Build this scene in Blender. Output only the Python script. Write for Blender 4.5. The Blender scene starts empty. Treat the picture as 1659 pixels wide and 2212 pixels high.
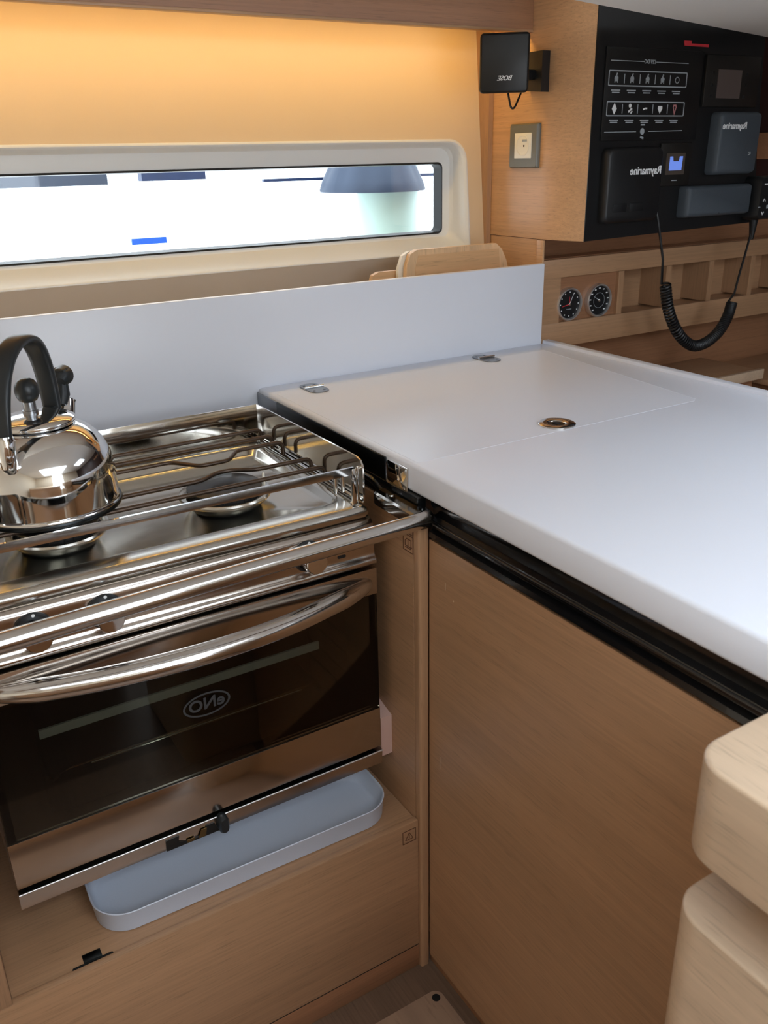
import bpy, bmesh, math, random
from mathutils import Vector, Matrix
random.seed(4)
PI = math.pi
sc = bpy.context.scene
col = sc.collection

# ------------------------------------------------------------------ materials
def _m(name):
    m = bpy.data.materials.new(name); m.use_nodes = True
    nt = m.node_tree; return m, nt, nt.nodes['Principled BSDF']

def lin(c):
    return tuple(((x/255)/12.92 if x/255 <= .04045 else ((x/255+.055)/1.055)**2.4) for x in c) + (1,)

def plain(name, rgb, rough=.5, metal=0, bump=0, bscale=60, var=.06, vscale=6, coat=0, spec=.5, trans=0):
    m, nt, b = _m(name)
    b.inputs['Roughness'].default_value = rough; b.inputs['Metallic'].default_value = metal
    b.inputs['Coat Weight'].default_value = coat
    b.inputs['Specular IOR Level'].default_value = spec
    tc = nt.nodes.new('ShaderNodeTexCoord')
    n = nt.nodes.new('ShaderNodeTexNoise'); n.inputs['Scale'].default_value = vscale; n.inputs['Detail'].default_value = 4
    nt.links.new(tc.outputs['Object'], n.inputs['Vector'])
    mx = nt.nodes.new('ShaderNodeMix'); mx.data_type = 'RGBA'
    c = lin(rgb)
    mx.inputs[6].default_value = tuple(x*(1-var) for x in c[:3])+(1,)
    mx.inputs[7].default_value = tuple(min(1, x*(1+var)) for x in c[:3])+(1,)
    nt.links.new(n.outputs['Fac'], mx.inputs[0]); nt.links.new(mx.outputs[2], b.inputs['Base Color'])
    if bump:
        n2 = nt.nodes.new('ShaderNodeTexNoise'); n2.inputs['Scale'].default_value = bscale
        nt.links.new(tc.outputs['Object'], n2.inputs['Vector'])
        bp = nt.nodes.new('ShaderNodeBump'); bp.inputs['Strength'].default_value = bump; bp.inputs['Distance'].default_value = .001
        nt.links.new(n2.outputs['Fac'], bp.inputs['Height']); nt.links.new(bp.outputs['Normal'], b.inputs['Normal'])
    return m

def wood(name, rgb, axis=1, dark=.88, rough=.42, fine=240, coat=.15):
    """veneer: long fibres along one axis (0 x, 1 y, 2 z)"""
    m, nt, b = _m(name)
    b.inputs['Roughness'].default_value = rough; b.inputs['Coat Weight'].default_value = coat
    b.inputs['Coat Roughness'].default_value = .25
    tc = nt.nodes.new('ShaderNodeTexCoord')
    def noise(along, across, det, dist=0):
        mp = nt.nodes.new('ShaderNodeMapping')
        s = [across]*3; s[axis] = along; mp.inputs['Scale'].default_value = s
        nt.links.new(tc.outputs['Object'], mp.inputs['Vector'])
        n = nt.nodes.new('ShaderNodeTexNoise'); n.inputs['Scale'].default_value = 1
        n.inputs['Detail'].default_value = det; n.inputs['Distortion'].default_value = dist
        nt.links.new(mp.outputs['Vector'], n.inputs['Vector']); return n
    a = noise(3, fine, 3, .1); c = noise(.9, 14, 3, .6); f = noise(22, fine*2.4, 2)
    def ramp(n, lo, hi, p0, p1):
        r = nt.nodes.new('ShaderNodeValToRGB'); r.color_ramp.elements[0].position = p0; r.color_ramp.elements[1].position = p1
        r.color_ramp.elements[0].color = (lo,)*3+(1,); r.color_ramp.elements[1].color = (hi,)*3+(1,)
        nt.links.new(n.outputs['Fac'], r.inputs['Fac']); return r
    r1 = ramp(a, dark, 1.04, .3, .72); r2 = ramp(c, .90, 1.06, .3, .7); r3 = ramp(f, .80, 1.0, .30, .42)
    base = nt.nodes.new('ShaderNodeRGB'); base.outputs[0].default_value = lin(rgb)
    def mul(x, y):
        mm = nt.nodes.new('ShaderNodeMix'); mm.data_type = 'RGBA'; mm.blend_type = 'MULTIPLY'; mm.inputs[0].default_value = 1
        nt.links.new(x, mm.inputs[6]); nt.links.new(y, mm.inputs[7]); return mm.outputs[2]
    o = mul(mul(mul(base.outputs[0], r1.outputs[0]), r2.outputs[0]), r3.outputs[0])
    nt.links.new(o, b.inputs['Base Color'])
    bp = nt.nodes.new('ShaderNodeBump'); bp.inputs['Strength'].default_value = .12; bp.inputs['Distance'].default_value = .0006
    nt.links.new(a.outputs['Fac'], bp.inputs['Height']); nt.links.new(bp.outputs['Normal'], b.inputs['Normal'])
    return m

def emis(name, rgb, s):
    m, nt, b = _m(name)
    b.inputs['Base Color'].default_value = lin(rgb)
    b.inputs['Emission Color'].default_value = lin(rgb); b.inputs['Emission Strength'].default_value = s
    return m

def steel(name, rgb=(205, 198, 190), rough=.13, brush=None, bump=.03):
    m, nt, b = _m(name)
    b.inputs['Metallic'].default_value = 1; b.inputs['Base Color'].default_value = lin(rgb)
    tc = nt.nodes.new('ShaderNodeTexCoord'); mp = nt.nodes.new('ShaderNodeMapping')
    s = [40, 40, 40]
    if brush is not None: s = [260]*3; s[brush] = 4
    mp.inputs['Scale'].default_value = s; nt.links.new(tc.outputs['Object'], mp.inputs['Vector'])
    n = nt.nodes.new('ShaderNodeTexNoise'); n.inputs['Scale'].default_value = 1; n.inputs['Detail'].default_value = 3
    nt.links.new(mp.outputs['Vector'], n.inputs['Vector'])
    r = nt.nodes.new('ShaderNodeMapRange'); r.inputs['To Min'].default_value = rough*.75; r.inputs['To Max'].default_value = rough*1.3
    nt.links.new(n.outputs['Fac'], r.inputs['Value']); nt.links.new(r.outputs['Result'], b.inputs['Roughness'])
    bp = nt.nodes.new('ShaderNodeBump'); bp.inputs['Strength'].default_value = bump; bp.inputs['Distance'].default_value = .0005
    nt.links.new(n.outputs['Fac'], bp.inputs['Height']); nt.links.new(bp.outputs['Normal'], b.inputs['Normal'])
    return m

WOODC = (180, 140, 105)
M = dict(
    wood_y=wood('oak veneer, grain fore and aft', WOODC, 1),
    wood_x=wood('oak veneer, grain athwart', WOODC, 0),
    wood_z=wood('oak veneer, upright grain', WOODC, 2),
    wood_lit=wood('lighter oak veneer', (212, 166, 122), 1),  # same oak as the rest, colour raised in place of stronger light
    wood_pale=wood('pale solid oak', (206, 180, 152), 1, dark=.94, rough=.33, fine=150, coat=.4),
    wood_block=plain('bare plywood offcut', (205, 170, 156), .7, bump=.2),
    wood_dark=wood('deep brown oak', (158, 112, 80), 0, dark=.85),
    board=wood('bamboo board', (226, 182, 134), 0, dark=.8, rough=.5, fine=90, coat=0),
    board_side=wood('bamboo end strips', (232, 194, 150), 2, dark=.85, rough=.5, fine=120, coat=0),
    plastic_board=plain('cream plastic', (235, 226, 208), .5),
    mahogany=wood('dark red mahogany', (52, 20, 16), 0, dark=.6),
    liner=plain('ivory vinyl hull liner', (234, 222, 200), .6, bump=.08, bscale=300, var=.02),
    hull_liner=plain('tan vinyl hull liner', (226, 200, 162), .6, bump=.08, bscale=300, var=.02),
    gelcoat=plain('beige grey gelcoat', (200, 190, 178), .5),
    white=plain('white gelcoat ceiling', (226, 222, 216), .5, bump=.05, bscale=200, var=.02),
    frame=plain('ivory moulded window surround', (232, 233, 232), .38, var=.02),
    corian=plain('white solid surface', (230, 233, 242), .3, var=.008, bump=.02, bscale=400),
    rubber=plain('black rubber gasket', (14, 15, 16), .42, var=.1),
    blackg=plain('gloss black extrusion', (12, 13, 15), .2, var=.1, coat=.3),
    blackm=plain('black moulded plastic', (19, 20, 22), .45, var=.1, bump=.1, bscale=500),
    handle_black=plain('charcoal phenolic plastic', (32, 37, 40), .36, var=.1),
    cavity=plain('dark enamel cavity', (20, 20, 20), .5),
    iron=plain('scorched wire', (86, 72, 62), .4, metal=.85, var=.5, vscale=30),
    cap=plain('black enamel burner cap', (26, 27, 28), .32, var=.15),
    rough_iron=plain('sooty burner head', (40, 39, 40), .7, metal=.4, bump=.6, bscale=300),
    steel=steel('polished stainless', (214, 210, 204), .09, bump=.008),
    steel_tube=steel('polished tube', (214, 212, 210), .13, bump=.008),
    steel_sheet=steel('bright stainless sheet', (200, 192, 184), .15, 0, .01),
    steel_brush=steel('brushed stainless', (150, 152, 155), .3, 1, .1),
    steel_dark=steel('dark brushed backing', (60, 64, 66), .3, 1, .15),
    bezel=steel('satin bezel', (235, 235, 235), .42),
    pan=steel('hob steel', (208, 206, 200), .19, bump=.01),
    baffle=plain('pale enamelled baffle', (236, 240, 240), .5),  # steel strip, pale colour stands in for the light it reflects
    steel_smoke=steel('smoked steel', (120, 116, 112), .12, bump=.01),
    chrome=steel('chrome', (226, 226, 226), .06, bump=.006),
    panel=plain('black instrument laminate', (20, 20, 21), .34, bump=.1, bscale=600, var=.1),
    panel2=plain('dark brown instrument bezel', (27, 25, 23), .4, var=.1),
    grey_cover=plain('slate grey rubber cover', (68, 76, 84), .6, bump=.4, bscale=500, var=.06),
    print_white=plain('white print', (240, 242, 244), .6, var=.02),
    print_grey=plain('grey print', (165, 172, 178), .6, var=.02),
    print_red=plain('red print', (205, 52, 62), .6, var=.1),
    print_pink=plain('pink print', (190, 130, 132), .6, var=.1),
    lcd=plain('unlit grey display', (92, 80, 76), .3, var=.05),
    lcd_frame=plain('small display surround', (78, 68, 60), .35, var=.05),
    lcd_blue=emis('lit blue display', (112, 144, 235), .55),
    socket_grey=plain('grey metallic plastic', (112, 112, 104), .35, var=.02),
    socket_white=plain('white socket plastic', (240, 236, 222), .35, var=.02),
    tray=plain('pale grey plastic', (196, 204, 218), .42, bump=.15, bscale=350, var=.03),
    hole=plain('unlit hole', (9, 7, 6), .8),
    engraved=plain('burnt engraving', (96, 62, 42), .7),
    navy=plain('navy painted metal', (26, 46, 84), .5, var=.3, vscale=20),
    blue=plain('bright blue sheet', (0, 84, 200), .5, var=.25, vscale=14),
    post_pale=plain('pale green coated post', (166, 192, 184), .45, var=.03),
    slate=plain('slate blue canvas', (46, 60, 82), .6, bump=.5, bscale=30, var=.2),
    brass=plain('tarnished brass', (120, 96, 60), .4, metal=.8, var=.4, vscale=60),
    led=emis('warm diode strip', (255, 212, 122), 25),
    logo=plain('grey etched print on glass', (58, 60, 62), .5),
    seam=plain('hairline seam', (150, 150, 150), .6),
    floor=wood('cabin sole', (118, 94, 76), 1, dark=.75, rough=.5),
    floor_lid=wood('paler cabin sole lid', (158, 130, 108), 1, dark=.9, rough=.5, fine=70),
)
def glass(name, rgb, mixf, rough=.02):
    m = bpy.data.materials.new(name); m.use_nodes = True; nt = m.node_tree; nt.nodes.clear()
    out = nt.nodes.new('ShaderNodeOutputMaterial'); mx = nt.nodes.new('ShaderNodeMixShader')
    t = nt.nodes.new('ShaderNodeBsdfTransparent'); t.inputs[0].default_value = lin(rgb)
    g = nt.nodes.new('ShaderNodeBsdfGlossy'); g.inputs['Roughness'].default_value = rough
    fr = nt.nodes.new('ShaderNodeFresnel'); fr.inputs['IOR'].default_value = mixf
    nt.links.new(fr.outputs[0], mx.inputs[0]); nt.links.new(t.outputs[0], mx.inputs[1]); nt.links.new(g.outputs[0], mx.inputs[2])
    nt.links.new(mx.outputs[0], out.inputs[0]); return m
M['pane'] = glass('window pane', (250, 252, 252), 1.45)
M['smoked'] = glass('smoked oven glass', (196, 196, 188), 1.5, .015)

# ------------------------------------------------------------------ object helpers
def obj(name, bm, mat, parent=None, smooth=38):
    """bm is in world metres; a parent at p moves the origin to p"""
    bmesh.ops.recalc_face_normals(bm, faces=bm.faces)
    me = bpy.data.meshes.new(name)
    off = Vector(parent['_w']) if parent is not None else Vector((0, 0, 0))
    if off.length > 0: bmesh.ops.translate(bm, vec=-off, verts=bm.verts)
    if smooth:
        lim = math.radians(smooth)
        for f in bm.faces: f.smooth = True
        for e in bm.edges:
            if len(e.link_faces) == 2: e.smooth = e.calc_face_angle(0) < lim
    bm.to_mesh(me); bm.free()
    me.materials.append(M[mat] if isinstance(mat, str) else mat)
    o = bpy.data.objects.new(name, me); col.objects.link(o)
    o['_w'] = tuple(off)
    if parent is not None: o.parent = parent
    return o

def thing(name, label, cat, loc, group=None):
    o = bpy.data.objects.new(name, None); col.objects.link(o)
    o.empty_display_size = .02; o.location = loc; o['_w'] = tuple(loc)
    o['label'] = label; o['category'] = cat
    if group: o['group'] = group
    return o
def tag(o, label, cat, group=None):
    o['label'] = label; o['category'] = cat
    if group: o['group'] = group
    return o
def struct(name, bm, mat, parent=None, smooth=38):
    o = obj(name, bm, mat, parent, smooth)
    if parent is None: o['kind'] = 'structure'
    return o

# ------------------------------------------------------------------ shape helpers
def box(x0, x1, y0, y1, z0, z1, bev=0, seg=2, bm=None):
    b2 = bmesh.new()
    bmesh.ops.create_cube(b2, size=1)
    for v in b2.verts:
        v.co = Vector(((x0+x1)/2+v.co.x*(x1-x0), (y0+y1)/2+v.co.y*(y1-y0), (z0+z1)/2+v.co.z*(z1-z0)))
    if bev:
        bmesh.ops.bevel(b2, geom=list(b2.edges), offset=bev, segments=seg, profile=.5, affect='EDGES')
    return merge(bm, b2)
def merge(bm, b2):
    if bm is None: return b2
    me = bpy.data.meshes.new('t'); b2.to_mesh(me); b2.free(); bm.from_mesh(me); bpy.data.meshes.remove(me)
    return bm
def join(*bs):
    r = bs[0]
    for b in bs[1:]: merge(r, b)
    return r

def rrect(u0, u1, v0, v1, r, n=6):
    """rounded rectangle loop; r one radius or four (u1v1, u0v1, u0v0, u1v0)"""
    if not isinstance(r, (tuple, list)): r = (r,)*4
    pts = []
    for (cu, cv, a0, rr) in ((u1, v1, 0, r[0]), (u0, v1, 90, r[1]), (u0, v0, 180, r[2]), (u1, v0, 270, r[3])):
        su = -1 if cu == u1 else 1; sv = -1 if cv == v1 else 1
        for k in range(n+1):
            a = math.radians(a0+90*k/n)
            pts.append((cu+su*rr+rr*math.cos(a), cv+sv*rr+rr*math.sin(a)))
    return pts

AX = {'x': lambda a, b, c: (c, a, b), 'y': lambda a, b, c: (a, c, b), 'z': lambda a, b, c: (a, b, c)}
def prism(pts, axis, c0, c1, bev=0, bm=None, seg=2):
    """extrude a 2D polygon ((y,z) for x, (x,z) for y, (x,y) for z) from c0 to c1"""
    b2 = bmesh.new(); f = AX[axis]
    lo = [b2.verts.new(f(a, b, c0)) for a, b in pts]; hi = [b2.verts.new(f(a, b, c1)) for a, b in pts]
    b2.faces.new(lo); b2.faces.new(hi[::-1])
    n = len(pts)
    for i in range(n): b2.faces.new((lo[i], lo[(i+1) % n], hi[(i+1) % n], hi[i]))
    if bev:
        ed = [e for e in b2.edges if abs(e.calc_face_angle(0)) > .6]
        bmesh.ops.bevel(b2, geom=ed, offset=bev, segments=seg, profile=.5, affect='EDGES', clamp_overlap=True)
    return merge(bm, b2)

def loft(loops, cap0=True, cap1=True, closed=True, bm=None):
    b2 = bmesh.new(); rows = [[b2.verts.new(p) for p in L] for L in loops]
    n = len(rows[0])
    for a, b in zip(rows, rows[1:]):
        for i in range(n if closed else n-1):
            b2.faces.new((a[i], a[(i+1) % n], b[(i+1) % n], b[i]))
    if cap0: b2.faces.new(rows[0][::-1])
    if cap1: b2.faces.new(rows[-1])
    return merge(bm, b2)

def plate_hole(outer, inner, axis, c0, c1):
    """a plate with a hole, both outlines 2D"""
    b2 = bmesh.new(); f = AX[axis]; es = []
    for L in (outer, inner):
        vs = [b2.verts.new(f(a, b, c0)) for a, b in L]
        es += [b2.edges.new((vs[i], vs[(i+1) % len(vs)])) for i in range(len(vs))]
    r = bmesh.ops.triangle_fill(b2, use_beauty=True, edges=es)
    fs = [g for g in r['geom'] if isinstance(g, bmesh.types.BMFace)]
    ex = bmesh.ops.extrude_face_region(b2, geom=fs)
    d = Vector(f(0, 0, c1-c0))
    bmesh.ops.translate(b2, vec=d, verts=[g for g in ex['geom'] if isinstance(g, bmesh.types.BMVert)])
    return b2

def frames(pts):
    ts = []
    for i in range(len(pts)):
        a = pts[max(i-1, 0)]; b = pts[min(i+1, len(pts)-1)]; ts.append((b-a).normalized())
    up = Vector((0, 0, 1)) if abs(ts[0].z) < .9 else Vector((0, 1, 0))
    n = (up-ts[0]*up.dot(ts[0])).normalized(); out = []
    for t in ts:
        n = (n-t*n.dot(t)).normalized(); out.append((t, n, t.cross(n)))
    return out
def tube(pts, r, sides=12, bm=None, caps=True, flat=1.0):
    pts = [Vector(p) for p in pts]
    rs = r if isinstance(r, (list, tuple)) else [r]*len(pts)
    L = []
    for p, (t, n, b), rr in zip(pts, frames(pts), rs):
        L.append([p+n*(rr*flat*math.cos(2*PI*k/sides))+b*(rr*math.sin(2*PI*k/sides)) for k in range(sides)])
    return loft(L, caps, caps, bm=bm)
def fillet(pts, r, n=5):
    pts = [Vector(p) for p in pts]; out = [pts[0]]
    for i in range(1, len(pts)-1):
        a, b, c = pts[i-1], pts[i], pts[i+1]
        d = min(r, (a-b).length*.48, (c-b).length*.48)
        p0 = b+(a-b).normalized()*d; p1 = b+(c-b).normalized()*d
        for k in range(n+1):
            t = k/n; out.append(p0*(1-t)**2+b*2*t*(1-t)+p1*t*t)
    out.append(pts[-1]); return out
def spline(pts, n=10):
    pts = [Vector(p) for p in pts]; P = [pts[0]*2-pts[1]]+pts+[pts[-1]*2-pts[-2]]; out = []
    for i in range(1, len(P)-2):
        for k in range(n):
            t = k/n; a, b, c, d = P[i-1], P[i], P[i+1], P[i+2]
            out.append(.5*((2*b)+(c-a)*t+(2*a-5*b+4*c-d)*t*t+(3*b-a-3*c+d)*t**3))
    out.append(pts[-1]); return out
def lathe(prof, c, axis=(0, 0, 1), seg=40, bm=None):
    """prof: (radius, height) list along axis from c"""
    ax = Vector(axis).normalized(); q = Vector((0, 0, 1)).rotation_difference(ax)
    c = Vector(c); L = []
    for r, h in prof:
        L.append([c+q @ Vector((max(r, 1e-5)*math.cos(2*PI*k/seg), max(r, 1e-5)*math.sin(2*PI*k/seg), h)) for k in range(seg)])
    return loft(L, bm=bm)
def sphere(c, r, sx=1, sy=1, sz=1, seg=24, bm=None):
    b2 = bmesh.new(); bmesh.ops.create_uvsphere(b2, u_segments=seg, v_segments=seg//2, radius=r)
    for v in b2.verts: v.co = Vector((v.co.x*sx, v.co.y*sy, v.co.z*sz))+Vector(c)
    return merge(bm, b2)

def text(s, c, U, V, size, depth=.0004, shear=0, mirror=True):
    """lettering standing proud of a surface, mirrored as in the photograph; c = centre"""
    cu = bpy.data.curves.new('t', 'FONT'); cu.body = s; cu.size = size; cu.extrude = depth; cu.resolution_u = 3
    cu.align_x = 'CENTER'; cu.align_y = 'CENTER'; cu.shear = shear; cu.offset = size*.022
    o = bpy.data.objects.new('t', cu); col.objects.link(o)
    dg = bpy.context.evaluated_depsgraph_get()
    me = bpy.data.meshes.new_from_object(o.evaluated_get(dg))
    bpy.data.objects.remove(o); bpy.data.curves.remove(cu)
    bm = bmesh.new(); bm.from_mesh(me); bpy.data.meshes.remove(me)
    U = Vector(U).normalized(); V = Vector(V).normalized(); N = U.cross(V); c = Vector(c)
    for v in bm.verts:
        x, y, z = v.co
        v.co = c+U*(-x if mirror else x)+V*y+N*z
    return bm
X3, Y3, Z3 = (1, 0, 0), (0, 1, 0), (0, 0, 1)

# ================================================================== SETTING
CT = .98                      # worktop height
# hull side with the long window
WX0, WX1, WZ0, WZ1 = -.6, 1.338, 1.180, 1.428
def wy(z): return 1.80+.10*(z-1.2)
def shear_wall(bm):
    for v in bm.verts: v.co.y += wy(v.co.z)-1.80
    return bm
b = plate_hole([(-.95, 1.12), (1.46, 1.12), (1.46, 1.80), (-.95, 1.80)], rrect(WX0, WX1, WZ0, WZ1, (.045, .045, .012, .012)), 'y', 1.80, 1.812)
for v in b.verts:                       # below the sill the liner falls away outboard
    if v.co.z < 1.15: v.co.z = WZ0-.0005
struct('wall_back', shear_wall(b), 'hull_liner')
b = prism([(1.800, 1.1795), (1.845, 1.12), (1.865, .9), (1.88, .9), (1.88, 1.1795)], 'x', -.95, 1.46)
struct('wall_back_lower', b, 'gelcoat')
# moulded window surround
def ring(inset, y, dz=0): return [(x, y+(.10*(z-1.2) if y < 1.83 else 0), z) for x, z in rrect(WX0+inset, WX1-inset, WZ0+inset*.6, WZ1-inset, (max(.045-inset*.6, .02), max(.045-inset*.6, .02), .012, .012))]
def ring2(x1, z0, z1, y, r): return [(x, y, z) for x, z in rrect(-.55, x1, z0, z1, r)]
win = bpy.data.objects.new('window_1', None); col.objects.link(win); win['kind'] = 'structure'; win.location = (.4, 1.87, 1.22); win['_w'] = (.4, 1.87, 1.22)
L = [ring(-.004, 1.797), ring(-.002, 1.7955), ring(.001, 1.7955), ring(.004, 1.799), ring(.006, 1.806),
     [(x, 1.86, z) for x, z in rrect(-.59, 1.333, 1.203, 1.419, (.035, .035, .02, .02))],
     [(x, 1.868, z) for x, z in rrect(-.586, 1.327, 1.209, 1.414, (.032, .032, .018, .018))],
     ring2(1.307, 1.217, 1.381, 1.870, .014), ring2(1.305, 1.219, 1.379, 1.874, .013)]
obj('window_surround', loft(L, False, False), 'frame', win)
L = [ring2(1.308, 1.216, 1.382, 1.8695, .014), ring2(1.3065, 1.2175, 1.3805, 1.8675, .014), ring2(1.304, 1.220, 1.378, 1.8685, .013), ring2(1.302, 1.2225, 1.376, 1.90, .012), ring2(1.308, 1.2165, 1.382, 1.905, .012)]
obj('gasket', loft(L, False, False), 'rubber', win)
b = box(-.56, 1.306, 1.893, 1.899, 1.214, 1.384)
obj('pane', b, 'pane', win)

# room shell
struct('floor', box(-.95, 2.62, -1.35, 2.0, -.05, 0), 'floor')
b = prism([(-.95, .635), (1.079, 1.184), (1.829, 1.387), (2.62, 1.601), (2.62, -1.35), (-.95, -1.35)], 'z', 1.62, 1.66)
# hatch openings cut out of the overhead panel
def ceiling():
    outer = [(-.95, .635), (1.079, 1.184), (1.829, 1.387), (2.62, 1.601), (2.62, -1.35), (-.95, -1.35)]
    b2 = bmesh.new(); es = []
    for L in (outer, rrect(-.20, .90, -1.0, .05, .06), rrect(1.35, 1.85, -.1, .5, .06)):
        vs = [b2.verts.new((a, c, 1.62)) for a, c in L]
        es += [b2.edges.new((vs[i], vs[(i+1) % len(vs)])) for i in range(len(vs))]
    r = bmesh.ops.triangle_fill(b2, use_beauty=True, edges=es)
    fs = [g for g in r['geom'] if isinstance(g, bmesh.types.BMFace)]
    ex = bmesh.ops.extrude_face_region(b2, geom=fs)
    bmesh.ops.translate(b2, vec=(0, 0, .04), verts=[g for g in ex['geom'] if isinstance(g, bmesh.types.BMVert)])
    return b2
b.free()
struct('ceiling', ceiling(), 'white')
struct('ceiling_outboard', box(-.95, 2.62, .55, 1.95, 1.80, 1.83), 'white')
struct('wall_left', box(-.98, -.95, -1.35, 2.0, 0, 1.83), 'liner')
struct('wall_right', box(2.50, 2.53, -1.35, 2.0, 0, 1.83), 'mahogany')
struct('wall_back_forward', box(1.46, 2.5, 1.94, 1.97, .9, 1.80), 'mahogany')
struct('trim_right', box(2.490, 2.5, .9, 2.0, 1.365, 1.440, .002), 'wood_dark')
b = plate_hole([(-.95, 0), (2.5, 0), (2.5, 1.66), (-.95, 1.66)], rrect(.25, 1.0, .55, 1.58, .05), 'y', -1.35, -1.32)
struct('wall_rear', b, 'liner')
t = thing('added_light_block', 'added unseen oak block behind the camera, holds back light and reflects brown', 'cupboard', (-.1, -.5, 0))  # unseen block added to shade the low fronts and brown the steel reflections
obj('carcass', box(-.80, .46, -.95, -.16, 0, .86, .004), 'wood_x', t)
obj('top', box(-.81, .47, -.96, -.15, .86, .885, .006), 'wood_pale', t)
struct('wall_navigation', box(1.44, 2.5, 1.70, 1.72, .3, 1.235), 'wood_dark')

# ================================================================== UPPER LOCKER + LED
t = thing('overhead_locker', 'long brown oak locker front running above the window', 'cabinet', (.4, 1.67, 1.64))
obj('front_panel', box(-.94, 1.399, 1.660, 1.676, 1.645, 1.80), 'wood_dark', t)
obj('edge_strip', box(-.94, 1.399, 1.658, 1.678, 1.640, 1.6455, .001), 'wood_x', t)
obj('base_panel', box(-.94, 1.399, 1.676, 1.84, 1.686, 1.70), 'wood_dark', t)
t = thing('light_strip', 'warm glowing light strip tucked up behind the overhead locker front', 'light', (.4, 1.70, 1.68))
obj('channel', box(-.9, 1.385, 1.694, 1.716, 1.678, 1.686), 'steel_brush', t)
obj('diffuser', box(-.9, 1.380, 1.698, 1.712, 1.673, 1.678), 'led', t)

# ================================================================== INSTRUMENT CABINET
t = thing('instrument_cabinet', 'oak cabinet with a black instrument face beside the window', 'cabinet', (1.65, 1.6, 1.215))
# side board bends round towards the instrument face
pa = [(1.400, 1.86), (1.400, 1.61)]
for k in range(1, 13):
    u = k/12; pa.append((1.400+.0300*u**2.1, 1.61-.1155*u))
inner = [(x+.018, y) for x, y in pa[::-1]]
obj('side_panel', prism(pa+inner, 'z', 1.213, 1.80, .001), 'wood_lit', t)
PS = 1.0226
pts = [(1.398, 1.217), (1.965, 1.228), (1.932, 1.44), (1.905, 1.79), (1.398, 1.79)]
pts = [(x*PS, 1.4+(z-1.4)*PS) for x, z in pts]
obj('front_panel', prism(pts, 'y', 1.493, 1.510, .001), 'panel', t)
obj('base_board', box(1.45, 1.95, 1.51, 1.64, 1.222, 1.235), 'wood_dark', t)
PANEL_FROM = set(bpy.data.objects)
fpanel = thing('switch_panel', 'black breaker panel with two outlined rows of white symbols', 'switch panel', (1.55, 1.459, 1.43))
obj('plate', box(1.424, 1.715, 1.4565, 1.4597, 1.418, 1.595, .001), 'panel', fpanel)
def line(x0, z0, x1, z1, w, y=1.4562):
    d = Vector((x1-x0, 0, z1-z0)); n = Vector((-d.z, 0, d.x)).normalized()*w/2
    b2 = bmesh.new(); vs = []
    for yy in (y, y-.0006):
        for p in (Vector((x0, yy, z0))-n, Vector((x1, yy, z1))-n, Vector((x1, yy, z1))+n, Vector((x0, yy, z0))+n): vs.append(b2.verts.new(p))
    b2.faces.new(vs[:4]); b2.faces.new(vs[7:3:-1])
    for i in range(4): b2.faces.new((vs[i], vs[(i+1) % 4], vs[4+(i+1) % 4], vs[4+i]))
    return b2
def outline(x0, x1, z0, z1, w, r=.003):
    return plate_hole(rrect(x0, x1, z0, z1, r), rrect(x0+w, x1-w, z0+w, z1-w, r*.6), 'y', 1.4562, 1.4556)
for n, (z0, z1, zc, ztxt) in enumerate(((1.5225, 1.5525, 1.537, 1.515), (1.4655, 1.4945, 1.480, 1.458))):
    s = outline(1.433, 1.667, z0, z1, .0022)
    g = None
    for k in range(4):
        xx = 1.4785+.0453*k; s = join(s, line(xx, zc-.009, xx, zc+.009, .0018))
    obj('switch_row', s, 'print_grey', fpanel)
    for k in range(5):
        xx = 1.4555+.0453*k
        y = 1.4562
        if n == 0:
            g = lathe([(.0056, 0), (.0056, .0006)], (xx, y, zc), (0, -1, 0), 14)
            g = join(g, line(xx-.004, zc-.008, xx-.004, zc-.001, .002), line(xx+.004, zc-.008, xx+.004, zc-.001, .002), line(xx-.001, zc+.004, xx+.002, zc+.010, .003))
            if k == 4: g.free(); g = plate_hole([(xx+.0065*math.cos(a*PI/8), zc+.0065*math.sin(a*PI/8)) for a in range(16)], [(xx+.005*math.cos(a*PI/8), zc+.005*math.sin(a*PI/8)) for a in range(16)], 'y', y, y-.0006)
            obj('symbol', g, 'print_grey', fpanel)
        else:
            if k == 0: g = prism([(xx, zc-.011), (xx+.007, zc), (xx, zc+.011), (xx-.007, zc)], 'y', y, y-.0006)
            elif k == 1: g = join(lathe([(.004, 0), (.004, .0006)], (xx, y, zc+.006), (0, -1, 0), 10), line(xx-.004, zc-.006, xx+.006, zc+.001, .004), line(xx+.003, zc-.009, xx+.007, zc-.004, .003))
            elif k == 2: g = join(line(xx-.006, zc-.001, xx, zc+.001, .003), line(xx, zc+.001, xx+.006, zc+.001, .003))
            elif k == 3: g = prism([(xx, zc-.009), (xx+.007, zc+.001), (xx+.006, zc+.006), (xx-.006, zc+.006), (xx-.007, zc+.001)], 'y', y, y-.0006)
            else: g = plate_hole([(xx, zc-.012), (xx+.006, zc+.004), (xx+.004, zc+.009), (xx-.004, zc+.009), (xx-.006, zc+.004)], [(xx, zc-.005), (xx+.0035, zc+.004), (xx, zc+.007), (xx-.0035, zc+.004)], 'y', y, y-.0006)
            o = obj('symbol', g, 'print_pink' if k == 4 else 'print_white', fpanel)
        g = join(line(xx-.013, ztxt, xx+.013, ztxt, .0022), line(xx-.010, ztxt-.0042, xx+.011, ztxt-.0042, .0022))
        obj('caption', g, 'print_grey', fpanel)
for q in ((1.437, 1.570, 1.533, 1.570), (1.568, 1.570, 1.667, 1.570), (1.431, 1.435, 1.524, 1.4355), (1.562, 1.4358, 1.667, 1.437)): obj('header_rule', line(*q, .0014), 'print_grey', fpanel)
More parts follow.
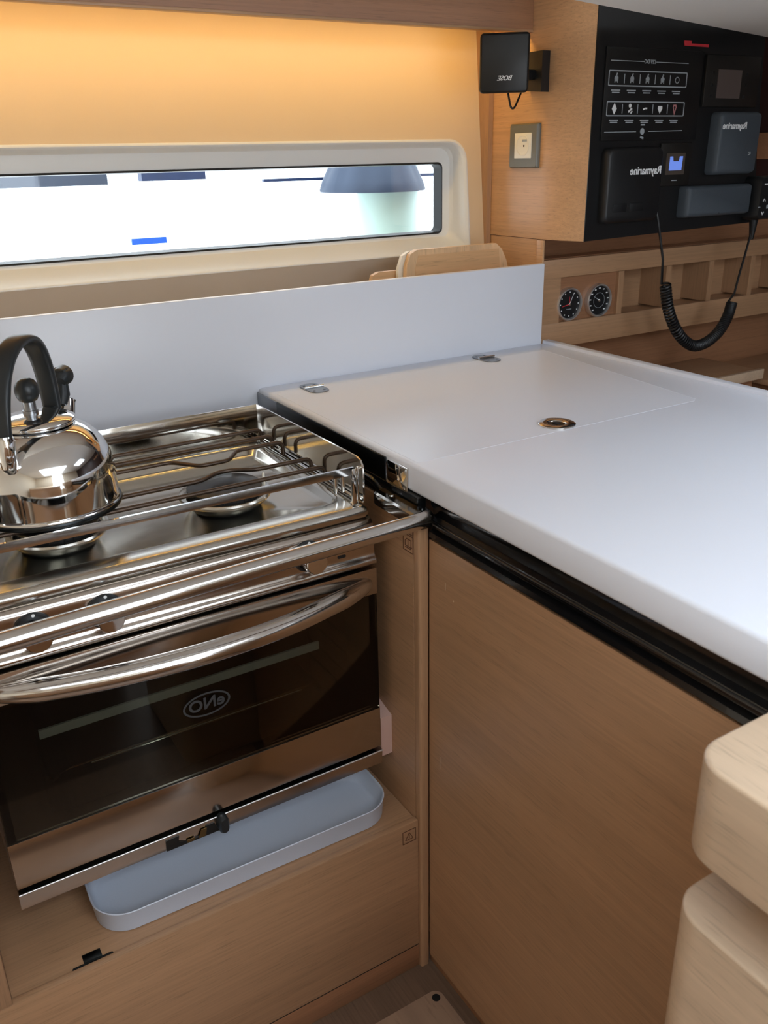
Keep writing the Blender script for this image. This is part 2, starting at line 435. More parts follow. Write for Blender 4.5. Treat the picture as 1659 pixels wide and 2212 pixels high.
obj('lettering', text('12V DC', (1.5505, 1.4560, 1.570), X3, Z3, .0105), 'print_grey', fpanel)
obj('emblem', join(lathe([(.0065, 0), (.0065, .0006)], (1.543, 1.4562, 1.436), (0, -1, 0), 16), line(1.537, 1.449, 1.549, 1.449, .003), line(1.538, 1.425, 1.548, 1.422, .004)), 'print_grey', fpanel)
tag(obj('red_label', join(box(1.650, 1.728, 1.4578, 1.4598, 1.604, 1.609), box(1.650, 1.672, 1.4576, 1.4598, 1.604, 1.6135)), 'print_red'), 'small red strip label high on the black instrument face', 'label')

t = thing('chart_display', 'unlit small grey screen in a dark bezel, upper right of the instrument face', 'display', (1.80, 1.459, 1.50))
obj('bezel', box(1.722, 1.905, 1.452, 1.4598, 1.485, 1.590, .002), 'panel2', t)
obj('screen', box(1.761, 1.840, 1.4505, 1.4525, 1.503, 1.561), 'lcd', t)
for (x, z) in ((1.744, 1.555), (1.744, 1.53), (1.742, 1.508), (1.860, 1.553), (1.858, 1.53), (1.856, 1.506)):
    obj('button', box(x-.004, x+.004, 1.4505, 1.4525, z-.003, z+.003, .001), 'blackm', t)
t = thing('tank_gauge', 'small display glowing blue in a square dark bezel', 'display', (1.652, 1.459, 1.37))
obj('bezel', box(1.604, 1.704, 1.453, 1.4598, 1.322, 1.412, .002), 'panel2', t)
obj('surround', box(1.622, 1.682, 1.4515, 1.4535, 1.346, 1.391), 'lcd_frame', t)
obj('screen', prism([(1.632, 1.355), (1.672, 1.355), (1.674, 1.384), (1.664, 1.384), (1.662, 1.374), (1.644, 1.374), (1.642, 1.384), (1.633, 1.384)], 'y', 1.4517, 1.4510), 'lcd_blue', t)
obj('mark', line(1.645, 1.334, 1.662, 1.334, .002, 1.4528), 'print_grey', t)

def cover(name, pts, y0, label, mat, cat='cover'):
    t = thing(name, label, cat, (sum(p[0] for p in pts)/len(pts), y0, min(p[1] for p in pts)))
    n = len(pts); cx = sum(p[0] for p in pts)/n; cz = sum(p[1] for p in pts)/n
    def lp(s, y):
        base = fillet([(p[0], 0, p[1]) for p in pts+[pts[0], pts[1]]], .008, 4)
        base = base[1:-1]; h = base[:(len(base)//(n+0))*n]
        return [(cx+(q.x-cx)*s, y, cz+(q.z-cz)*s) for q in base[:n*5]]
    return t, lp
def cov(name, x0, x1, z0, z1, yb, th, label, mat, skew=0, r=.010):
    t = thing(name, label, 'cover', ((x0+x1)/2, yb, z0))
    def lp(i, y): return [(x+(z-z1)*skew, y, z) for x, z in rrect(x0+i, x1-i, z0+i, z1-i, r)]
    obj('shell', loft([lp(0, yb), lp(0, yb-th*.6), lp(.003, yb-th*.9), lp(.007, yb-th)]), mat, t)
    return t
t = cov('sun_cover', 1.764, 1.908, 1.342, 1.475, 1.4598, .030, 'upright slate grey instrument cover with white lettering', 'grey_cover', .03)
obj('lettering', text('Raymarine', (1.811*1.0, 1.4295, 1.445), X3, Z3, .0195), 'print_white', t)
obj('mark', join(line(1.868, 1.389, 1.876, 1.389, .002, 1.4293), line(1.868, 1.383, 1.876, 1.386, .002, 1.4293)), 'print_grey', t)
t = cov('control_cover', 1.682, 1.905, 1.252, 1.320, 1.4598, .030, 'wide slate grey cover low on the instrument face, no lettering', 'grey_cover', .02, .006)
obj('rib', box(1.79, 1.895, 1.4275, 1.4305, 1.2575, 1.260, .001), 'grey_cover', t)
t = cov('radio_set', 1.432, 1.600, 1.252, 1.405, 1.4598, .022, 'black radio unit with white lettering, lower left of the instrument face', 'blackm', 0, .014)
t['category'] = 'radio'
obj('lettering', text('Raymarine', (1.545, 1.4375, 1.357), X3, Z3, .0225), 'print_white', t)
for k in range(2): obj('key', box(1.455+.05*k, 1.495+.05*k, 1.4365, 1.4385, 1.275, 1.292, .001), 'blackm', t)

# handset with its coiled cord
t = thing('radio_handset', 'black handheld radio microphone on a coiled cord at right edge', 'handset', (1.955, 1.45, 1.24))
L = []
for i, y in ((0, 1.4598), (0, 1.425), (.004, 1.415)): L.append([(x, y, z) for x, z in rrect(1.910+i, 2.02-i, 1.236+i, 1.335-i, .012)])
obj('body', loft(L), 'blackm', t)
obj('speaker_slot', box(1.925, 1.95, 1.4135, 1.4155, 1.316, 1.319), 'print_white', t)
for x, z, s in ((1.931, 1.281, 1), (1.930, 1.252, -1)):
    obj('arrow', join(line(x-.004, z-.003*s, x, z+.004*s, .0022, 1.4148), line(x+.004, z-.003*s, x, z+.004*s, .0022, 1.4148)), 'print_white', t)
obj('key', line(1.911, 1.266, 1.919, 1.266, .002, 1.4148), 'print_grey', t)
obj('key', box(1.942, 1.952, 1.4135, 1.4155, 1.262, 1.27), 'print_grey', t)
def cp(x, z, y=1.44): return Vector((x*.96, y, 1.4+(z-1.4)*.96))
top = [cp(1.645, 1.328, 1.452), cp(1.664, 1.252), cp(1.696, 1.155), cp(1.713, 1.094)]
coil = spline([cp(1.713, 1.094), cp(1.734, 1.030), cp(1.778, .968), cp(1.835, .930), cp(1.888, .931), cp(1.935, .955), cp(1.962, .992), cp(1.972, 1.026)], 24)
end = [cp(1.972, 1.026), cp(1.985, 1.087), cp(2.002, 1.155), cp(2.012, 1.20)]
tail = [Vector((p.x, p.y, p.z)) for p in end]+[Vector((1.935, 1.44, 1.232))]
hel = []; fr = frames(coil); N = 62; m = 14
for i in range(N*m+1):
    s = i/(N*m)*(len(coil)-1); k = min(int(s), len(coil)-2); f = s-k
    p = coil[k].lerp(coil[k+1], f); t_, n_, b_ = fr[k]; a = 2*PI*i/m
    hel.append(p+n_*.0112*math.cos(a)+b_*.0112*math.sin(a))
cordpts = spline(top[:-1], 8)+hel+spline(tail, 8)[3:]
obj('coiled_cord', tube(cordpts, .0030, 6), 'blackm', t)
obj('strain_relief', tube([(1.935, 1.44, 1.238), (1.935, 1.44, 1.19)], [.011, .005], 10), 'blackm', t)
obj('plug', lathe([(.007, 0), (.007, .010), (.004, .014)], (1.58, 1.4598, 1.275+.053), (0, -1, 0), 14), 'blackm', t)

for o in set(bpy.data.objects)-PANEL_FROM:      # the instruments sit on the face at y 1.493
    if o.parent is None:
        CP = Vector((0, 0, 1.4)); o.location = CP+(o.location-CP)*PS; o.scale = (PS,)*3
# ================================================================== SPEAKER + SOCKET
t = thing('loudspeaker', 'small black cube loudspeaker bracketed to the oak beside the window', 'speaker', (1.33, 1.62, 1.52))
spb = box(-.051, .051, -.004, .055, -.056, .056, .008, 3)
R = Matrix.Rotation(math.radians(-38), 3, 'Z') @ Matrix.Rotation(math.radians(4), 3, 'X')
SC = Vector((1.266, 1.588, 1.571))
def sp(bm):
    for v in bm.verts: v.co = SC+R @ v.co
    return bm
obj('cabinet', sp(spb), 'blackm', t)
obj('grille', sp(box(-.048, .048, -.008, -.003, -.053, .053, .003, 2)), 'rubber', t)
b = text('BOSE', (0, 0, 0), X3, Z3, .0125, .0003, -.35)
for v in b.verts: v.co = SC+R @ (v.co+Vector((.000, -.0085, -.028)))
obj('lettering', b, 'print_white', t)
obj('wall_plate', prism([(1.600, 1.520), (1.662, 1.525), (1.662, 1.600), (1.600, 1.600)], 'x', 1.378, 1.3995, .003), 'blackm', t)
obj('bracket_arm', box(1.300, 1.382, 1.62, 1.645, 1.545, 1.565, .004), 'blackm', t)
obj('cable', tube(spline([(1.30, 1.62, 1.53), (1.299, 1.61, 1.505), (1.301, 1.605, 1.489), (1.310, 1.605, 1.489), (1.325, 1.61, 1.507), (1.345, 1.62, 1.53)], 6), .0022, 8), 'blackm', t)

t = thing('power_socket', 'grey framed white power socket on the oak below the loudspeaker', 'socket', (1.40, 1.669, 1.366))
L = [[(xx, y, z) for y, z in rrect(1.620+i, 1.718-i, 1.366+i, 1.460-i, .003)] for i, xx in ((0, 1.3998), (.0, 1.394), (.003, 1.390))]
obj('frame', loft(L), 'socket_grey', t)
b = loft([[(xx, y, z) for y, z in rrect(1.638+i, 1.696-i, 1.387+i, 1.440-i, .0015)] for i, xx in ((0, 1.3905), (0, 1.3885), (.001, 1.388))])
obj('insert', b, 'socket_white', t)
obj('well', lathe([(.0225, 0), (.0225, .0010), (.0205, .0013), (.0195, .0004)], (1.3882, 1.667, 1.4135), (-1, 0, 0), 32), 'socket_white', t)
obj('pin_hole', lathe([(.0022, 0), (.0022, .0010)], (1.3882, 1.662, 1.413), (-1, 0, 0), 12), 'hole', t)
obj('marking', box(1.3868, 1.3874, 1.652, 1.668, 1.422, 1.4265), 'print_grey', t)

# trim where liner meets oak, and oak below the cabinet
struct('trim_1', box(1.386, 1.399, 1.792, 1.86, 1.0, 1.68), 'wood_z')
t = thing('corner_panel', 'plain oak panel below the power socket, left of the gauges', 'panel', (1.405, 1.69, .98))
obj('board', box(1.402, 1.415, 1.618, 1.86, .98, 1.2115), 'wood_lit', t)
obj('edge_strip', box(1.3990, 1.4045, 1.594, 1.617, .98, 1.2105, .001), 'wood_lit', t)

# ================================================================== GAUGE RACK
t = thing('pigeonhole_rack', 'long oak pigeonhole rack under the instrument face', 'rack', (1.9, 1.64, .956))
obj('face_frame', join(box(1.405, 2.49, 1.595, 1.612, 1.122, 1.165, .0015), box(1.405, 2.49, 1.595, 1.612, .956, 1.016, .0015), box(1.405, 1.461, 1.5953, 1.612, 1.0155, 1.1225)), 'wood_x', t)
obj('top_board', box(1.419, 2.49, 1.612, 1.70, 1.155, 1.166), 'wood_dark', t)
obj('bottom_board', box(1.419, 2.49, 1.612, 1.70, 1.000, 1.012), 'wood_x', t)
obj('back_board', box(1.419, 2.49, 1.682, 1.692, 1.012, 1.155), 'wood_x', t)
obj('gauge_board', box(1.461, 1.652, 1.604, 1.614, 1.0165, 1.1215), 'wood_dark', t)
for x in (1.652, 1.822, 1.986, 2.156, 2.32): obj('divider', box(x, x+.018, 1.5955, 1.682, 1.0165, 1.1215), 'wood_z', t)
obj('backing', box(1.419, 2.49, 1.66, 1.682, 1.166, 1.225), 'wood_dark', t)

def gauge(name, x, r, label, cat, clock):
    z = 1.057; y = 1.6035
    t = thing(name, label, cat, (x, y, z-r))
    obj('bezel', lathe([(r, 0), (r, .010), (r-.0015, .0125), (r-.004, .0125), (r-.0055, .009), (r-.0055, .0)], (x, y, z), (0, -1, 0), 48), 'bezel', t)
    obj('dial', lathe([(r-.005, 0), (r-.005, .0078)], (x, y, z), (0, -1, 0), 40), 'blackm', t)
    b = None; yd = y-.0080
    for k in range(12 if clock else 11):
        a = k*PI/6 if clock else math.radians(-140+28*k)
        p = Vector((x+(r-.011)*math.sin(a), yd, z+(r-.011)*math.cos(a)))
        if clock: g = lathe([(.0016, 0), (.0016, .0004)], p, (0, -1, 0), 8)
        else: g = box(p.x-.0028, p.x+.0028, yd-.0004, yd, p.z-.0012, p.z+.0012)
        b = join(b, g) if b else g
    obj('numerals', b, 'print_white', t)
    def hand(a, l, w, mat):
        d = Vector((math.sin(a), 0, math.cos(a))); n = Vector((d.z, 0, -d.x))*w; c = Vector((x, yd-.0012, z)); b2 = bmesh.new()
        q = [c-n, c+n, c+d*l+n*.4, c+d*l-n*.4]; vs = [b2.verts.new(p) for p in q]+[b2.verts.new(p+Vector((0, -.0005, 0))) for p in q]
        b2.faces.new(vs[:4]); b2.faces.new(vs[7:3:-1])
        for i in range(4): b2.faces.new((vs[i], vs[(i+1) % 4], vs[4+(i+1) % 4], vs[4+i]))
        obj('hand', b2, mat, t)
    if clock:
        hand(math.radians(-5), .018, .0012, 'print_red'); hand(math.radians(-100), .024, .0012, 'print_red'); hand(math.radians(25), .028, .0007, 'print_white')
        obj('name_mark', box(x-.009, x+.007, yd-.0004, yd, z-.0125, z-.011), 'print_grey', t)
    else:
        hand(math.radians(-60), .022, .0010, 'print_grey'); 
        obj('scale', plate_hole([(x+.0185*math.sin(a*PI/16), z+.0185*math.cos(a*PI/16)) for a in range(32)], [(x+.0178*math.sin(a*PI/16), z+.0178*math.cos(a*PI/16)) for a in range(32)], 'y', yd, yd-.0003), 'print_grey', t)
    obj('spindle', lathe([(.0032, 0), (.0032, .0018), (.002, .0026)], (x, yd, z), (0, -1, 0), 14), 'chrome', t)
    return t
gauge('ship_clock', 1.4925, .0395, 'round black clock with red and white hands, nearest the white splashboard', 'clock', True)
gauge('barometer', 1.590, .0405, 'round black barometer in a chrome ring, right of the clock', 'barometer', False)

# desk and bench beyond the worktop
t = thing('chart_desk', 'brown oak chart desk below the pigeonhole rack', 'desk', (2.0, 1.55, .3))
obj('top', box(1.45, 2.075, 1.462, 1.66, .825, .84, .002), 'wood_x', t)
obj('front_lip', box(1.45, 2.078, 1.450, 1.464, .818, .845, .002), 'wood_pale', t)
obj('back_panel', box(1.45, 2.49, 1.66, 1.675, .3, .956), 'wood_dark', t)
obj('cupboard', box(1.46, 2.06, 1.47, 1.655, .3, .824), 'wood_dark', t)
t = thing('bench_top', 'oak bench top in shadow at the far right, beyond the chart desk', 'bench', (2.3, 1.3, .3))
obj('seat', box(2.08, 2.49, .9, 1.655, .80, .815, .003), 'wood_x', t)
obj('base', box(2.12, 2.49, .95, 1.655, .0, .80), 'wood_dark', t)

# ================================================================== SPLASHBOARD + WORKTOP
o = obj('splashboard', box(-.40, 1.386, 1.5697, 1.584, .90, 1.1625, .002), 'corian')
tag(o, 'long upright white board standing behind the stove and worktop', 'splashboard')
o = obj('storage_shelf', box(-.40, 1.40, 1.5845, 1.862, .94, .985), 'liner')
tag(o, 'ivory ledge hidden between the splashboard and the hull', 'shelf')

t = thing('worktop', 'white solid worktop filling the right half of the galley', 'worktop', (1.03, .98, .935))
obj('slab', box(.657, 1.404, .37, 1.5695, .935, .980, .006, 3), 'corian', t)
obj('raised_lip', box(1.388, 1.408, .37, 1.5690, .94, .987, .0025), 'corian', t)
lid = obj('lid', prism([(.6665, 1.012), (1.262, 1.012), (1.276, 1.022), (1.338, 1.505), (.6665, 1.505)], 'z', .9795, .98025), 'corian', t)
obj('seam', prism([(1.2735, 1.022), (1.2765, 1.022), (1.3395, 1.505), (1.3365, 1.505)], 'z', .9798, .98045), 'corian', lid)
# flush ring pull
c = (.9635, 1.043, .9805)
obj('ring_pull', lathe([(.031, 0), (.031, .0018), (.029, .0030), (.0165, .0030), (.0145, .0022), (.0135, .0008), (.0135, -.0)], c, seg=48), 'steel', lid)
obj('ring_recess', lathe([(.0134, 0), (.0134, .0012), (.010, .0016), (.004, .0012)], c, seg=28), 'steel_dark', lid)
obj('catch', box(.958, .966, 1.038, 1.049, .982, .9835, .0005), 'hole', lid)
def hinge(x, y):
    h = obj('hinge', join(*[prism([(x+px, y+py) for px, py in rrect(-.020, .020, s0, s1, (.016, .016, .001, .001) if s1 > .02 else (.001, .001, .016, .016))], 'z', .9809, .9825) for s0, s1 in ((.002, .036), (-.036, -.002))]), 'steel_brush', t)
    obj('pin', tube([(x-.021, y, .9842), (x+.021, y, .9842)], .0032, 12), 'chrome', h)
    for sy in (-.022, .022):
        for sx in (-.011, .011): obj('screw', lathe([(.0028, 0), (.0026, .0006)], (x+sx, y+sy, .9824), seg=10), 'steel_dark', h)
hinge(.744, 1.497); hinge(1.176, 1.509)

# cladding on the stove side of the worktop
t = thing('worktop_edge_cladding', 'dark and bright metal cladding under the worktop edge beside the stove', 'cladding', (.65, 1.3, .92))
obj('grey_plate', box(.6535, .6568, 1.480, 1.5690, .928, .9715, .0008), 'steel_brush', t)
obj('black_backing', box(.651, .6655, .990, 1.5690, .9055, .9345, .001), 'blackg', t)
obj('dark_plate', box(.6535, .6568, 1.085, 1.4797, .928, .9715, .0008), 'steel_dark', t)
L = [[(xx, y, z) for y, z in rrect(1.0215+i, 1.083-i, .929+i, .971-i, (.012, .001, .001, .006))] for i, xx in ((0, .6568), (0, .654), (.0015, .6530))]
obj('bright_plate', loft(L), 'chrome', t)
obj('rolled_edge', tube(fillet([(.652, 1.56, .925), (.652, 1.115, .925), (.652, 1.090, .913), (.652, 1.05, .913)], .014), .0062, 10), 'blackg', t)

# crash bar
t = thing('guard_rail', 'polished steel tube across the front of the stove', 'rail', (.33, .95, .90))
bar = spline([(-.012, .930, .912), (.15, .939, .9125), (.32, .946, .913), (.50, .951, .914), (.60, .953, .915)], 6)
rad = [.0125]*len(bar)
for i, p in enumerate([(.622, .954, .9155), (.638, .956, .916), (.648, .962, .9165), (.652, .972, .917)]): bar.append(Vector(p)); rad.append((.0122, .0115, .0105, .009)[i])
obj('tube', tube(bar, rad, 24), 'steel_tube', t)
L = [[(x, y, z) for x, y in rrect(.626+i, .6505-i, .950+i, 1.082-i, (.003, .010, .010, .002))] for i, z in ((.001, .903), (0, .906), (0, .921), (.0025, .9240))]
obj('end_bracket', loft(L), 'steel_smoke', t)
obj('rail_screw', lathe([(.004, 0), (.0035, .0012)], (.640, 1.045, .9240), seg=14), 'chrome', t)

# black channel under the worktop front
t = thing('gasket_channel', 'glossy black channel between the worktop and the cupboard door', 'channel', (.67, .68, .87))
pts = [(.690, .9345), (.668, .9345), (.668, .925), (.672, .918), (.672, .908), (.663, .905), (.661, .900), (.664, .896), (.672, .893), (.672, .886), (.665, .882), (.664, .874), (.668, .871), (.690, .871)]
obj('profile', prism(pts, 'y', .37, .9805), 'blackg', t)
obj('highlight_bead', tube([(.6630, .372, .9005), (.6630, .980, .9005)], .0033, 10), 'blackg', t)

# ================================================================== CUPBOARD (right) + ALCOVE
t = thing('galley_cupboard', 'oak cupboard with one big plain door under the white worktop', 'cupboard', (1.03, .98, 0))
b = prism(rrect(.372, .984, .022, .868, (.003, .003, .003, .004)), 'x', .667, .686, .0012)
obj('door', b, 'wood_y', t)
obj('carcass', box(.690, 1.395, .38, 1.56, .03, .934), 'wood_dark', t)
obj('kick_board', box(.672, .690, .38, .99, 0, .03), 'wood_dark', t)
L = [[(x, y, z) for x, y in rrect(.648, .666, .982, .998, (.002, .002, .0045, .0045))] for z in (.0, .8895)]
obj('corner_post', loft(L), 'wood_z', t)
for q in ((.9405, .9415, .800, .812), (.9195, .921, .790, .792), (.952, .953, .465, .49)): obj('scratch', box(.6666, .6672, *q), 'wood_pale', t)
obj('side_panel', box(.6475, .6655, .998, 1.5690, .0, .905), 'wood_y', t)

def sign(t, o, U, V, s, name='warning_mark', kind=0):
    """little square pictogram burnt into the wood"""
    o = Vector(o); U = Vector(U); V = Vector(V); N = U.cross(V)*.0004; b = bmesh.new()
    def seg(a, c, w=.0011):
        a = Vector(a+(0,))*s; c = Vector(c+(0,))*s; d = (c-a).normalized(); n = Vector((-d.y, d.x, 0))*w/2
        q = [a-n, c-n, c+n, a+n]; P = [o+U*p.x+V*p.y for p in q]
        vs = [b.verts.new(p-N) for p in P]+[b.verts.new(p+N) for p in P]
        b.faces.new(vs[:4]); b.faces.new(vs[7:3:-1])
        for i in range(4): b.faces.new((vs[i], vs[(i+1) % 4], vs[4+(i+1) % 4], vs[4+i]))
    for a, c in (((0, 0), (1, 0)), ((1, 0), (1, 1)), ((1, 1), (0, 1)), ((0, 1), (0, 0))): seg(a, c)
    if kind == 0:
        for a, c in (((.2, .25), (.8, .25)), ((.2, .25), (.5, .8)), ((.5, .8), (.8, .25)), ((.5, .35), (.5, .6))): seg(a, c)
    else:
        for a, c in (((.2, .3), (.2, .75)), ((.2, .75), (.65, .75)), ((.65, .75), (.8, .6)), ((.8, .6), (.8, .3)), ((.8, .3), (.2, .3)), ((.5, .3), (.5, .75)), ((.12, .35), (.25, .2)), ((.25, .2), (.8, .2))): seg(a, c)
    obj(name, b, 'engraved', t)
sign(t, (.6472, .998, .842), (0, 1, 0), (0, 0, 1), .027, kind=1)
sign(t, (.6472, .998, .872), (0, 1, 0), (0, 0, 1), .027)

t = thing('stove_alcove', 'oak alcove with shelf and low front board around the stove', 'cabinet', (.32, 1.25, 0))
obj('shelf', box(-.0115, .647, 1.0018, 1.568, .322, .338), 'wood_x', t)
fb = obj('front_board', box(-.26, .6475, .989, 1.0015, .054, .3425, .0015), 'wood_x', t)
sign(fb, (.6155, .9888, .303), (1, 0, 0), (0, 0, 1), .026, 'care_mark')
obj('plinth', box(-.26, .6475, .9895, 1.0015, 0, .0528, .0008), 'wood_dark', t)
obj('joint', box(-.25, .6470, .9890, .9905, .0529, .0540), 'hole', t)
obj('left_panel', box(-.030, -.0118, 1.0, 1.56, .0, .93), 'wood_y', t)
obj('left_face', box(-.26, -.0118, .989, .9998, .3445, .905, .001), 'wood_z', t)
obj('back_panel', box(-.0115, .647, 1.569, 1.584, .0, .8998), 'wood_x', t)
t2 = obj('slot', prism(rrect(.070, .128, 1.0025, 1.0085, .0028), 'z', .3378, .3386), 'hole', t)
obj('latch_tab', join(box(.087, .113, 1.0085, 1.0235, .3382, .3392, .0004), box(.087, .113, 1.0055, 1.0088, .336, .3392)), 'steel_dark', t2)

o = obj('plywood_block', prism([(1.070, .510), (1.112, .521), (1.112, .412), (1.070, .432)], 'x', .6255, .6472, .001), 'wood_block')
tag(o, 'small pinkish wooden block fixed to the alcove side by the oven foot', 'block')

t = thing('floor_hatch', 'paler floor lid with a finger hole at the foot of the cupboard', 'hatch', (.3, .6, 0))
obj('lid', prism(rrect(-.4, .647, .25, .928, (.016, .01, .01, .01)), 'z', .0005, .004, .001), 'floor_lid', t)
obj('finger_hole', lathe([(.0075, 0), (.0075, .0004)], (.633, .913, .004), seg=20), 'hole', t)

# ================================================================== TRAY
t = thing('plastic_tray', 'pale grey shallow plastic tray on the shelf below the oven', 'tray', (.37, 1.09, .338))
def tr(i, z, r): return [(x, y, z) for x, y in rrect(.119+i, .620-i, 1.018+i, 1.165-i, r, 10)]
b = loft([tr(.007, .3385, .048), tr(.004, .340, .050), tr(.001, .373, .053), tr(0, .3755, .054), tr(.0012, .3768, .053), tr(.0028, .3758, .052), tr(.0036, .373, .051), tr(.0085, .346, .047), tr(.014, .3425, .043)])
for v in b.verts:
    d = v.co-Vector((.374, 1.09, .34)); a = math.radians(-1.2); v.co = Vector((.374+d.x*math.cos(a)-d.y*math.sin(a), 1.092+d.x*math.sin(a)+d.y*math.cos(a), v.co.z))
obj('basin', b, 'tray', t, smooth=50)

# ================================================================== STOVE
S = thing('gas_stove', 'polished steel two-burner stove with oven and bowed handle', 'stove', (.324, 1.28, .42))
obj('body', join(box(.036, .612, 1.30, 1.47, .45, .885), box(.036, .0375, 1.095, 1.30, .45, .885), box(.6105, .612, 1.095, 1.30, .45, .885)), 'steel_sheet', S)
def hr(i, z, r, dy0=0): return [(x, y, z) for x, y in rrect(.028+i, .619-i, 1.071+i+dy0, 1.488-i, r, 6)]
def rr(i, z, r): return [(x, y, z) for x, y in rrect(.052+i, .594-i, 1.114+i, 1.462-i, r, 6)]
b = loft([hr(.010, .8845, .006), hr(.003, .886, .008), hr(0, .892, .010), hr(.0015, .898, .010), hr(.007, .9025, .010), hr(.014, .9035, .010),
          rr(-.006, .9045, .030), rr(0, .9035, .028), rr(.004, .900, .026), rr(.008, .890, .024), rr(.014, .8865, .02)])
obj('hob_top', b, 'pan', S, smooth=45)
pts = [(1.489, .902), (1.489, .972), (1.110, .974), (1.096, .971), (1.089, .962), (1.088, .906), (1.090, .902)]
obj('right_flank', prism(pts, 'x', .6155, .6185, .0008), 'steel', S)
obj('left_flank', prism(pts, 'x', .0285, .0315, .0008), 'steel', S)
obj('back_flank', box(.0315, .6155, 1.4862, 1.489, .902, .972, .0006), 'steel', S)
# sprung clips of the fiddle at the front corner
for sx, name in ((.598, 'rail_post'), (.046, 'rail_post')):
    obj(name, join(box(sx-.0035, sx+.0035, 1.0830, 1.0885, .905, .964, .001), box(sx+.006, sx+.0085, 1.084, 1.088, .905, .966, .0006)), 'chrome', S)
obj('front_rail', prism(rrect(.040, .6015, .9545, .9665, (.004,)*4), 'y', 1.0838, 1.0878, .0007), 'chrome', S)
obj('clip_screw', lathe([(.0045, 0), (.0045, .002), (.002, .0035)], (.600, 1.094, .9045), seg=14), 'chrome', S)
# wire pan supports
zg = .936
rods = [
    [(.603, 1.443, .912), (.603, 1.443, zg), (.037, 1.443, zg), (.037, 1.443, .912)],
    [(.603, 1.395, .912), (.603, 1.395, zg), (.037, 1.395, zg), (.037, 1.395, .912)],
    [(.603, 1.350, .912), (.603, 1.350, zg), (.517, 1.350, zg), (.485, 1.308, zg), (.436, 1.308, zg), (.402, 1.355, zg), (.240, 1.355, zg), (.215, 1.312, zg), (.170, 1.312, zg), (.140, 1.35, zg), (.037, 1.35, zg), (.037, 1.35, .912)],
    [(.603, 1.240, .912), (.603, 1.240, zg), (.505, 1.240, zg), (.470, 1.262, zg), (.445, 1.262, zg), (.412, 1.240, zg), (.255, 1.240, zg), (.215, 1.262, zg), (.17, 1.262, zg), (.135, 1.240, zg), (.037, 1.24, zg), (.037, 1.24, .912)],
    [(.603, 1.190, .912), (.603, 1.190, zg), (.037, 1.190, zg), (.037, 1.190, .912)],
    [(.603, 1.130, .912), (.603, 1.130, .945), (.590, 1.130, .945), (.590, 1.130, .912)]]
for k, r_ in enumerate(rods):
    obj('pan_support', tube(fillet(r_, .012, 5), .0035, 10), 'chrome' if k == 5 else 'iron', S)
for sx in (.606, .034): obj('support_rail', join(tube([(sx, 1.10, .9095), (sx, 1.475, .9095)], .0028, 8), tube([(sx+(.006 if sx > .3 else -.001), 1.10, .907), (sx+(.006 if sx > .3 else -.001), 1.475, .907)], .0024, 8)), 'chrome', S)
# burners
def burner(cx_, cy_):
    z0 = .8868
    bn = obj('burner', lathe([(.050, 0), (.054, .002), (.060, .008), (.069, .0155), (.0725, .0195), (.0735, .0225), (.072, .0255), (.068, .0262), (.061, .0245), (.057, .021), (.055, .018)], (cx_, cy_, z0), seg=56), 'pan', S)
    hd = lathe([(.054, .015), (.0565, .018), (.0565, .028), (.0555, .030)], (cx_, cy_, z0), seg=56)
    for k in range(28):
        a = 2*PI*k/28
        g = box(-.0018, .0018, -.003, .003, -.004, .004)
        for v in g.verts: v.co = Vector((cx_, cy_, z0+.025))+Matrix.Rotation(a, 3, 'Z') @ (v.co+Vector((.0562, 0, 0)))
        merge(hd, g)
    obj('burner_head', hd, 'rough_iron', bn)
    obj('burner_cap', lathe([(.050, .029), (.058, .030), (.0595, .032), (.0590, .0345), (.056, .0362), (.030, .0368), (.002, .0370)], (cx_, cy_, z0), seg=56), 'cap', bn)
    obj('igniter', lathe([(.0022, 0), (.0022, .028), (.001, .031)], (cx_+.064, cy_-.008, z0+.015), seg=10), 'socket_white', bn)
burner(.448, 1.238); burner(.190, 1.238)
# control fascia
pts = [(1.12, .8835), (1.086, .8835), (1.078, .8820), (1.0715, .878), (1.069, .8715), (1.0688, .8660), (1.0688, .8652), (1.0688, .8275), (1.0688, .8265), (1.0680, .8235), (1.0655, .8195), (1.0625, .8165), (1.0615, .812), (1.0640, .8075), (1.070, .806), (1.12, .806)]
fa = obj('control_fascia', prism(pts, 'x', .026, .6205), 'steel_sheet', S, smooth=50)
obj('fascia_slot', prism(rrect(.556, .570, .8305, .8350, .002), 'y', 1.0695, 1.0680), 'hole', fa)
for kx, kz, ph in ((.505, .850, .3), (.205, .8485, .9), (.114, .8485, 0)):
    k = obj('knob', lathe([(.0245, 0), (.0245, .003), (.0225, .0048), (.0195, .0048), (.019, .002)], (kx, 1.0688, kz), (0, -1, 0), 40), 'blackm', S)
    kb = lathe([(.0165, .001), (.0165, .012), (.0172, .030), (.0172, .0335), (.0160, .0350), (.0005, .0352)], (kx, 1.0688, kz), (0, -1, 0), 40)
    for q in range(36):
        a = 2*PI*q/36; g = box(-.0005, .0005, -.0008, .0008, -.006, .006)
        for v in g.verts:
            w = Matrix.Rotation(a, 3, 'Z') @ (Vector((v.co.x+.0174, v.co.y, v.co.z)))
            v.co = Vector((kx+w.x, 1.0688-.026-w.z, kz+w.y))
        merge(kb, g)
    obj('knob_grip', kb, 'chrome', k)
    obj('pointer_dot', lathe([(.0022, 0), (.0022, .0006)], (kx+.002, 1.0640, kz+.0215), (0, -1, 0), 12), 'print_white', k)
